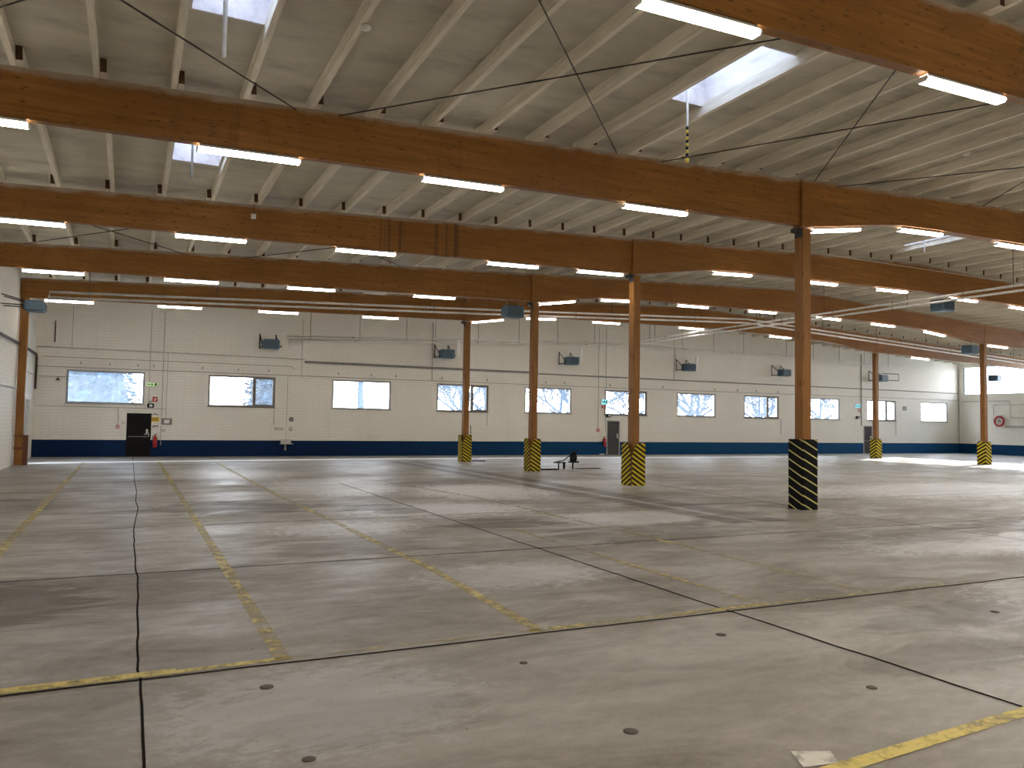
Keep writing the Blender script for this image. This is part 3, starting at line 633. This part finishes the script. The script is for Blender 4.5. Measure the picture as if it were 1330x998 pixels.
# exit signs
def exit_sign(x, z, w, h, mat, label):
    s = thing('exit_sign', label, 'exit sign', (x,F,z))
    MB().bev(-w/2,w/2,-.07,0,-h/2,h/2,.01).build('casing', M_white, s); MB().box(-w/2+.015,w/2-.015,-.078,-.071,-h/2+.015,h/2-.015).build('panel', mat, s)
    p = MB(); y0,y1 = -.082,-.079
    p.prism([(-w*.40,0),(-w*.28,h*.28),(-w*.28,h*.1),(-w*.16,h*.1),(-w*.16,-h*.1),(-w*.28,-h*.1),(-w*.28,-h*.28)],'y',y0,y1)
    p.prism([(-.02,h*.25),(.03,h*.25),(.03,h*.36),(-.02,h*.36)],'y',y0,y1).prism([(-.05,-h*.35),(-.02,-h*.35),(.01,-.02),(.05,-h*.2),(.08,-h*.2),(.03,h*.2),(-.05,h*.2),(-.08,.0),(-.05,.0),(-.02,h*.1)],'y',y0,y1)
    p.box(w*.22,w*.40,y0,y1,-h*.36,h*.34); p.build('pictogram', M_pic, s)
exit_sign(.95,3.48,.52,.2,M_gloss_g,'glowing green exit sign right of the hazy first window')
exit_sign(26.78,3.3,.46,.34,M_exit_c,'glowing cyan exit sign left of the sixth window')
exit_sign(49.3,3.58,.6,.26,M_exit_c,'glowing cyan exit sign left of the far right column')
def sign(x, z, w, h, mat, label, marks, cat='sign'):
    s = thing('wall_sign', label, cat, (x,F,z)); MB().box(-w/2,w/2,-.012,0,-h/2,h/2).build('plate', mat, s)
    p = MB()
    for a,b,c,d in marks: p.box(a*w/2,b*w/2,-.016,-.0125,c*h/2,d*h/2)
    return p, s
p,s = sign(1.11,2.77,.22,.24,M_red,'red square fire extinguisher sign under the green exit sign',[(-.35,.25,-.7,.4),(-.15,.1,.4,.6),(.1,.6,.45,.65),(.45,.6,-.1,.5)]); p.build('symbol', M_white, s)
p,s = sign(1.14,1.80,.36,.22,M_yel,'yellow notice sign beside the black exit door',[(-.85,.85,.5,.62),(-.8,.7,.15,.3),(-.8,.8,-.2,-.05),(-.8,.4,-.55,-.4)]); p.build('lettering', M_dpipe, s)
p,s = sign(1.14,2.05,.36,.13,M_white,'white notice with dark lines above the yellow sign',[(-.9,.9,-.55,-.2),(-.3,.3,.3,.7)]); p.build('lettering', M_steel, s)
p,s = sign(1.16,1.43,.30,.22,M_white,'white notice with a dark hand symbol below the yellow sign',[(-.6,.9,.2,.6),(-.7,-.4,-.2,.6)]); p.build('symbol', M_steel, s)
p,s = sign(54.5,3.5,.5,.34,M_lgrey,'grey square vent grille between the last two windows',[(-.8,.8,a,a+.14) for a in (-.8,-.5,-.2,.1,.4,.66)],'vent'); p.build('slats', M_steel, s)
p,s = sign(49.5,3.25,.22,.24,M_red,'red fire sign under the exit sign by the far right column',[(-.35,.25,-.7,.4),(-.15,.1,.4,.6)]); p.build('symbol', M_white, s)
p,s = sign(26.75,2.98,.3,.16,M_red,'red fire sign under the cyan exit sign left of the sixth window',[(-.35,.25,-.7,.4)]); p.build('symbol', M_white, s)
def extinguisher(x, z, label):
    e = thing('fire_extinguisher', label, 'fire extinguisher', (x,YF-.13,z))
    MB().lathe([(.0,0),(.085,.0),(.095,.03),(.095,.42),(.075,.5),(.035,.54),(.03,.58)],n=16).build('cylinder', M_red, e)
    vv = MB().box(-.02,.02,-.02,.02,.58,.63).box(-.02,.11,-.015,.015,.63,.65).build('valve', M_steel, e)
    MB().tube([(-.02,-.02,.6),(-.1,-.03,.55),(-.13,-.03,.35),(-.11,-.03,.15)],.014,6).build('hose', M_black, vv)
    MB().box(-.03,.03,.095,.125,.2,.45).build('wall_bracket', M_steel, e)
extinguisher(1.17,.45,'red fire extinguisher hanging right of the black exit door')
extinguisher(26.78,.5,'red fire extinguisher beside the charcoal door')
conduit([(1.42,yw,.55),(1.42,yw,1.5)],.016,M_lgrey,'white conduit beside the first fire extinguisher')
def floodlight(x, z, label):
    f = thing('floodlight', label, 'floodlight', (x,F,z)); MB().box(-.05,.05,-.06,0,.04,.1).build('bracket', M_black, f)
    MB().bev(-.15,.15,-.2,-.06,-.1,.1,.02).build('head', M_black, f); MB().box(-.06,.08,-.206,-.2,-.06,.05).build('lens', M_white, f)
floodlight(.92,2.46,'small black floodlight above the black exit door'); floodlight(27.05,2.44,'small black floodlight above the charcoal door'); floodlight(49.2,2.70,'small black floodlight above the dark brown door')
onwall('junction_box', M_lgrey, (.82,1.0,2.60,2.70,.06),'tiny grey box above the first floodlight','box')
b = thing('control_box','grey framed control box right of the black door signs','box',(1.66,F,1.70)); MB().bev(-.24,.24,-.12,0,-.15,.15,.02).build('casing', M_grey, b); MB().box(-.12,.12,-.13,-.12,-.09,.09).build('cover', M_white, b)
onwall('junction_box', M_cream, (1.42,1.62,1.22,1.32,.06),'cream junction box below the grey control box','box')
b = thing('fire_alarm_button','red fire alarm button left of the black exit door','alarm button',(-.47,F,1.43)); MB().bev(-.07,.07,-.05,0,-.08,.08,.01).build('casing', M_red, b); MB().box(-.035,.035,-.056,-.05,-.04,.04).build('button', M_white, b)
onwall('junction_box', M_cream, (-.3,-.16,1.58,1.68,.05),'cream junction box right of the left fire alarm button','box')
conduit([(-.47,yw,1.5),(-.47,yw,2.34)],.01,M_grey,'cable down to the left fire alarm button')
b = thing('fire_alarm_button','small red fire alarm button left of the charcoal door','alarm button',(26.36,F,1.53)); MB().bev(-.1,.1,-.05,0,-.09,.09,.01).build('casing', M_red, b); MB().box(-.05,.05,-.056,-.05,-.05,.05).build('button', M_white, b)
tag(MB().lathe([(.13,0),(.13,.02),(.1,.03),(.1,.02),(.06,.02),(.05,.035),(.0,.035)],n=18,axis='y').build('wall_socket', M_grey, loc=(7.6,F,1.90)), 'round grey wall fitting right of the second window', 'wall fitting')
onwall('junction_box', M_cream, (6.75,7.2,1.34,1.48,.08),'long cream box on the wall left of the basin pipe','box')
b = thing('wall_socket','cream round socket right of the basin pipe','socket',(7.58,F,1.42)); MB().lathe([(.11,0),(.11,.06),(.08,.07)],n=14,axis='y').build('casing', M_cream, b); MB().box(-.07,.03,-.09,-.07,-.11,-.07).build('lid', M_dpipe, b)
b = thing('wash_basin','cream wall basin over the blue band left of the third window','basin',(7.32,F,.66))
MB().bev(-.24,.24,-.32,0,.0,.2,.03).build('bowl', M_cream, b); MB().box(-.28,.34,-.34,-.02,-.04,-.002).build('shelf', M_cream, b); MB().lathe([(.03,-.38),(.06,-.3),(.04,-.2),(.04,-.04)],(0,-.1,0),10).build('drain', M_lgrey, b)
conduit([(7.05,yw,1.4),(7.36,yw,1.38),(7.36,yw,.9)],.012,M_cream,'cream feed pipe of the wall basin')

# ------------------------------------------------------------------ left wall services
xl = XL+.075
conduit([(xl,27,4.55),(xl,31,4.6),(xl,35.2,4.66)],.05,M_dpipe,'dark brown pipe on the left wall before the column',cat='pipe',nm='water_pipe')
conduit([(xl,35.7,4.66),(xl,41.3,4.68),(xl,41.6,4.6),(xl,41.6,3.1)],.055,M_dpipe,'dark brown pipe bending down in the left corner',cat='pipe',nm='water_pipe')
conduit([(xl,27,2.9),(xl,35.2,2.95)],.03,M_lgrey,'grey pipe low on the left wall before the column',cat='pipe',nm='water_pipe')
conduit([(xl,36,3.75),(xl,41.2,3.7),(-3.0,yw,3.7),(-2.1,yw,3.72)],.014,M_grey,'thin cable turning the left corner to a lamp')
tag(MB().lathe([(.1,-.08),(.06,-.02),(.02,.04)],n=12).build('corner_lamp', M_dpipe, loc=(-3.0,YF-.14,3.62)), 'small dark lamp on the cable near the left corner', 'lamp')
conduit([(-3.2,yw,5.3),(-3.2,yw,6.3)],.03,M_dpipe,'short dark vertical pipe high in the left corner',cat='pipe',nm='water_pipe')

# ------------------------------------------------------------------ right wall services
xr = XR-.04
r = thing('hose_reel','round red hose reel on the right wall','hose reel',(XR-.02,38.4,2.62))
mb = MB(); ring = [( -.12, .36*math.cos(t*2*PI/20), .36*math.sin(t*2*PI/20)) for t in range(21)]; mb.tube(ring,.07,8); mb.build('hose_coil', M_red, r)
mb = MB().tube([(-.12,-.5,-.2),(-.12,.5,.2)],.03,6).tube([(-.12,-.2,.5),(-.12,.2,-.5)],.03,6).tube([(0,0,0),(-.18,0,0)],.06,8); mb.build('spokes', M_lgrey, r)
conduit([(xr,41.5,4.2),(xr,37.6,4.2),(xr,37.6,2.9),(xr,34,2.9)],.03,M_lgrey,'grey pipe stepping down on the right wall',cat='pipe',nm='water_pipe')
conduit([(xr,38.9,3.1),(xr,38.9,3.9),(xr,36.2,3.9)],.02,M_lgrey,'thin grey pipe loop above the hose reel',cat='pipe',nm='water_pipe')
tag(MB().box(-.08,0,-1.1,1.1,-.08,.08).build('cable_trunking', M_lgrey, loc=(XR-.002,36.9,2.2)), 'grey horizontal duct beside the hose reel', 'cable duct')
conduit([(xr,41.75,0.9),(xr,41.75,6.9)],.04,M_cream,'cream vertical pipe in the right corner',cat='pipe',nm='water_pipe')
# bracket rail beside last heater
conduit([(51.4,41.3,6.1),(53.2,41.3,6.1),(53.2,41.3,5.6),(51.4,41.3,5.6)],.03,M_black,'black square pipe loop beside the far right wall heater',cat='pipe',nm='gas_pipe')

# ------------------------------------------------------------------ skylight rods, detectors
def hanging_rod(x, y, z0, z1, r, mat, label, cat): return tag(MB().tube([(0,0,z0-z1),(0,0,0)],r,8).build('hanging_rod', mat, loc=(x,y,z1)), label, cat, None, 'thing')
hanging_rod(.90,10.2,6.46,top(.9)+.55,.028,M_white,'white skylight crank rod hanging at the top left','crank rod')
hanging_rod(1.0,17.6,6.98,top(.9)+.55,.022,M_grey,'short grey rod hanging from the skylight behind the first beam','crank rod')
hanging_rod(24.8,18.2,8.15,top(24.8)+.55,.02,M_white,'thin rod under the skylight right of the black-wrapped column','crank rod')
zc = 6.9; ch = thing('skylight_chain','black and yellow striped chain hanging from a skylight','chain',(9.0,11.35,7.45))
M_chainy = plain('chain_yellow',(.75,.6,.08),.5)
MB().tube([(0,0,0),(0,0,.95)],.022,8).build('rod', M_white, ch)
for k in range(9):
    MB().lathe([(.0,-.03),(.025,-.022),(.025,.022),(0,.03)],(random.uniform(-.008,.008),0,-.035-.062*k),8).build('link', M_chainy if k%2 else M_black, ch)
MB().lathe([(0,-.05),(.04,-.03),(.04,.02),(0,.04)],(0,0,-.63),10).build('handle', M_chainy, ch)
def detector(x, y, z, label):
    d = thing('smoke_detector', label, 'smoke detector', (x,y,z)); MB().lathe([(.05,-.05),(.07,-.03),(.075,0)],n=16).build('head', M_white, d); MB().lathe([(.06,0),(.06,.02)],n=16).build('base', M_lgrey, d)
detector(2.79,10.6,top(2.79)-.02,'white smoke detector on a joist at the top left'); detector(16.41,11,top(16.41)-.02,'white smoke detector on a joist at the upper right')
b = thing('sensor_box','small white sensor box on the front of the third beam','sensor',(2.71,21.03,7.18)); MB().bev(-.06,.06,-.06,.06,-.06,.06,.01).build('casing', M_white, b); MB().box(-.008,.008,-.01,.01,.06,.29).build('stem', M_dpipe, b)

# ------------------------------------------------------------------ black machine on the floor and scraps
t = thing('dolly','black low wheeled frame with a sloping bar and upright bundle on the floor','dolly',(16.75,29.3,0),(0,0,-.42)); t.scale = (.62,.62,.72)
MB().box(-.62,.15,-.16,-.10,.34,.40).box(-.62,.15,.10,.16,.34,.40).box(-.68,-.60,-.2,.2,.34,.40).build('frame', M_black, t)
for s in (-1,1):
    MB().box(-.36,-.30,s*.13-.025,s*.13+.025,0,.34).build('leg', M_black, t); MB().box(-.02,.12,s*.13-.03,s*.13+.03,.06,.34).build('leg', M_black, t)
    MB().lathe([(.06,-.02),(.07,-.01),(.07,.01),(.06,.02)],(.05,s*.16,.07),12,axis='y').build('wheel', M_black, t)
MB().tube([(-.55,0,.40),(0,0,.50),(.42,0,.78),(.75,0,1.02)],.035,6).build('sloping_bar', M_black, t)
sb = MB().bev(.44,.92,-.22,.22,.46,.86,.06).bev(.52,.86,-.18,.18,.84,1.02,.05).tube([(.72,.1,1.0),(.72,.1,1.13)],.03,6).tube([(.86,-.1,.98),(.9,-.1,1.08)],.03,6); sb.build('bundle', M_black, t)
MB().box(.36,1.05,-.24,.24,.38,.46).build('tray', M_black, t)
for s in (-1,1): MB().box(.62,.68,s*.2-.02,s*.2+.02,0,.38).build('leg', M_black, t)
tag(MB().bev(-.55,.55,-.12,.12,0,.05,.01).build('steel_plate', M_black, loc=(15.62,28.75,.002)), 'flat dark steel plate beside the third column guard', 'plate')
tag(MB().bev(-.6,.6,-.1,.1,0,.03,.008).build('steel_plate', M_rod, loc=(17.9,29.2,.002)), 'flat dark steel plate right of the black wheeled frame', 'plate')
tag(MB().bev(-.35,.35,-.15,.15,0,.05,.01).build('steel_plate', M_rod, loc=(15.5,35.6,.002)), 'flat dark steel plate beside the farthest middle column', 'plate')
tag(MB().bev(-.6,.6,-.2,.2,0,.03,.01).build('steel_plate', M_grey, loc=(16.6,39.3,.002)), 'grey plate lying near the far wall behind the farthest column', 'plate')
tag(MB().tube([(0,0,0),(0,0,1.75)],.02,6).build('stake', M_dpipe, loc=(15.1,35.6,0)), 'thin dark stake standing behind the farthest column guard', 'stake')
tag(MB().bev(-.14,.14,-.08,.08,0,.07,.02).build('door_wedge', M_white, loc=(26.5,YF-.25,.001)), 'small white block on the floor by the charcoal door', 'block')

# ------------------------------------------------------------------ outside: ground and trees
struct(MB().add([(-60,YF+.3,-.3),(140,YF+.3,-.3),(140,140,-.3),(-60,140,-.3)],[(0,1,2,3)]).build('ground', M_snow), 'pale ground outside the far windows', 'ground')
struct(MB().add([(XR+.3,-60,-.3),(160,-60,-.3),(160,YF+.3,-.3),(XR+.3,YF+.3,-.3)],[(0,1,2,3)]).build('ground', M_snow), 'pale ground outside the right window strip', 'ground')
def grow(m, p, d, L, r, depth, rng):
    mid = p+d*L*.5+Vector((rng.uniform(-1,1),rng.uniform(-1,1),rng.uniform(-.3,.6)))*L*.06; q = p+d*L
    r = max(r,.02); m.tube([p,mid,q], r, 5 if depth>2 else 3, 0, max(r*.62,.016), False)
    if depth == 0: return
    for k in range(3 if depth > 2 else 2+(rng.random()<.4)):
        a = Vector((rng.uniform(-1,1),rng.uniform(-1,1),rng.uniform(-.25,.75))); nd = (d*.75+a*.75).normalized()
        grow(m, p.lerp(q, rng.uniform(.55,1)), nd, L*rng.uniform(.62,.8), r*.55, depth-1, rng)
def bare_tree(seed, tall=False):
    rng = random.Random(seed); t = thing('bare_tree','x','tree',group='bare trees outside the windows')
    tr = MB().tube([(0,0,-.3),(.05,.02,1.2),(0,0,2.4)],.26 if tall else .2,8,0,.24 if tall else .14); tr.build('trunk', M_bark, t)
    b = MB()
    if tall:
        b.tube([(0,0,2.3),(-.05,0,4),(.05,0,8)],.24,8,0,.16)
        for z,an,l in ((3.1,.3,1.5),(3.35,2.8,1.6),(3.7,.2,1.2),(4.6,3.4,1.8),(5.2,0,1.7),(6.2,2.5,1.5),(7,.6,1.4)): grow(b, Vector((0,0,z)), Vector((math.cos(an)*.85,math.sin(an)*.6,.35)).normalized(), l, .05, 2, rng)
        b.build('branches', M_bark, t); return t
    for k in range(5):
        an = k*1.26+rng.uniform(-.3,.3); grow(b, Vector((0,0,1.7+.18*k)), Vector((math.cos(an)*.8,math.sin(an)*.8,.6)).normalized(), 1.6, .10, 5, rng)
    grow(b, Vector((0,0,2.4)), Vector((0,.05,1)), 1.6, .13, 5, rng); b.build('branches', M_bark, t); return t
TP = [bare_tree(3), bare_tree(11), bare_tree(29)]; TT = bare_tree(41, True); TT.location = (14.0,52,0); TT['label'] = 'bare tree with a thick straight trunk outside the third window'
TR = [(20.9,51,1.1,'fourth window'),(24.6,55,1.3,'fourth window on its right side'),(29.4,52,1.1,'fifth window'),(33.0,55,1.3,'fifth window on its right side'),(35.2,50.5,1.0,'sixth window'),(42.5,52,1.15,'seventh window'),(45,56,1.3,'seventh window on its right side'),(50,52,1.1,'eighth window'),(53,56,1.25,'eighth window on its right side'),(57.5,53,1.1,'ninth window')]
for k,(x,y,s,l) in enumerate(TR):
    o = TP[k] if k < 3 else dup(TP[k%3]); o.location = (x,y,-.0); o.scale = (s,s,s); o.rotation_euler = (0,0,k*1.9); o['label'] = 'bare winter tree seen outside through the '+l
def evergreen(x, y, h, r, seed, label):
    rng = random.Random(seed); t = thing('evergreen_tree', label, 'tree', (x,y,-.3), group='evergreens outside the windows')
    MB().tube([(0,0,0),(0,0,h*.9)],.16,8,0,.03).build('trunk', M_bark, t); f = MB()
    for k in range(4200):
        u = rng.random()**.8; z = .4+u*(h-.4); rr = r*(1-u*.75)*(.45+.55*rng.random()); a = rng.uniform(0,2*PI)
        c = Vector((rr*math.cos(a),rr*math.sin(a),z)); s = rng.uniform(.2,.45); d = Vector((math.cos(a),math.sin(a),rng.uniform(-.7,.2))).normalized(); e = Vector((-math.sin(a),math.cos(a),rng.uniform(-.4,.4)))
        f.add([c-e*s*.45,c+d*s,c+e*s*.45,c-d*s*.4],[(0,1,2,3)])
    f.lathe([(.02,.3),(r*.62,.5),(r*.55,h*.4),(r*.36,h*.7),(.05,h*.95)],n=14)
    f.build('foliage', M_ever, t)
evergreen(-1.8,50,8,3.2,5,'dark evergreen filling the hazy first window outside'); evergreen(-5.0,54,9,2.6,6,'second evergreen behind the one outside the first window')
evergreen(8.1,51.5,8,2.5,8,'evergreen outside the second window'); evergreen(9.2,56,7,1.8,9,'small evergreen behind the one outside the second window')

# ------------------------------------------------------------------ light
wd = bpy.data.worlds.new('sky'); S.world = wd; wd.use_nodes = True; nt = wd.node_tree; nt.nodes.clear()
out = nt.nodes.new('ShaderNodeOutputWorld'); bg = nt.nodes.new('ShaderNodeBackground'); tc = nt.nodes.new('ShaderNodeTexCoord'); sp = nt.nodes.new('ShaderNodeSeparateXYZ'); rp = nt.nodes.new('ShaderNodeValToRGB')
nt.links.new(tc.outputs['Generated'], sp.inputs[0]); nt.links.new(sp.outputs[2], rp.inputs[0]); nt.links.new(rp.outputs[0], bg.inputs[0]); nt.links.new(bg.outputs[0], out.inputs[0])
rp.color_ramp.elements[0].color = (.92,.96,1,1); rp.color_ramp.elements[1].color = (.62,.78,1,1); bg.inputs[1].default_value = 9.0
sun = bpy.data.lights.new('sun','SUN'); sun.energy = 20; sun.angle = .03; sun.color = (1,.95,.86); so = bpy.data.objects.new('sun', sun); COL.objects.link(so)
so.rotation_euler = Vector((-.91,-.30,-.30)).to_track_quat('-Z','Y').to_euler()
def portal(loc, rot, sx, sy):
    l = bpy.data.lights.new('daylight','AREA'); l.shape = 'RECTANGLE'; l.size = sx; l.size_y = sy; l.cycles.is_portal = True
    o = bpy.data.objects.new('daylight', l); COL.objects.link(o); o.location = loc; o.rotation_euler = rot
for a,b in WX: portal(((a+b)/2,YF+.28,(WZ0+WZ1)/2),(-PI/2,0,0),b-a,WZ1-WZ0)
portal((XR+.28,28.7,5.86),(0,PI/2,0),2.24,25.4)
for h in hl: portal(((h[0]+h[1])/2,(h[2]+h[3])/2,top(h[0])+JH+.72),(0,0,0),h[1]-h[0],h[3]-h[2])
# unseen area lights added in place of battens behind the viewer and out of frame
def unseen_batten(x, y, z, e=105):
    l = bpy.data.lights.new('unseen_batten','AREA'); l.shape = 'RECTANGLE'; l.size = 1.65; l.size_y = .15; l.energy = e; l.color = (1,.925,.82)
    o = bpy.data.objects.new('unseen_batten', l); COL.objects.link(o); o.location = (x,y,z)
for y in (-.19,-7.3):
    for x in (1.7,5.7,10.3,15.8,18.9,22.9,31.3): unseen_batten(x,y,zb(x)-.06)
for x in (15.8,18.9,22.9,27,31.3,35.2,39.3): unseen_batten(x,BY[0],zb(x)-.06)
for x in (27,31.3,35.2,39.3,47.7): unseen_batten(x,BY[1],zb(x)-.06)

# ------------------------------------------------------------------ camera
cam = bpy.data.cameras.new('camera'); co = bpy.data.objects.new('camera', cam); COL.objects.link(co)
R = Matrix(((0.8990,-0.0360,-0.4372),(-0.4377,-0.0349,-0.8985),(0.0169,0.9988,-0.0474)))
cam.sensor_width = 36; cam.lens = 1020.22/1330*36; cam.clip_end = 400
co.matrix_world = Matrix.Translation((0,0,2.0)) @ R.to_4x4(); S.camera = co
S.view_settings.view_transform = 'Standard'; S.view_settings.look = 'None'; S.view_settings.exposure = 0.4
S.cycles.use_denoising = True; S.cycles.denoising_prefilter = 'FAST'; S.cycles.max_bounces = 10; S.cycles.diffuse_bounces = 5; S.cycles.transparent_max_bounces = 12
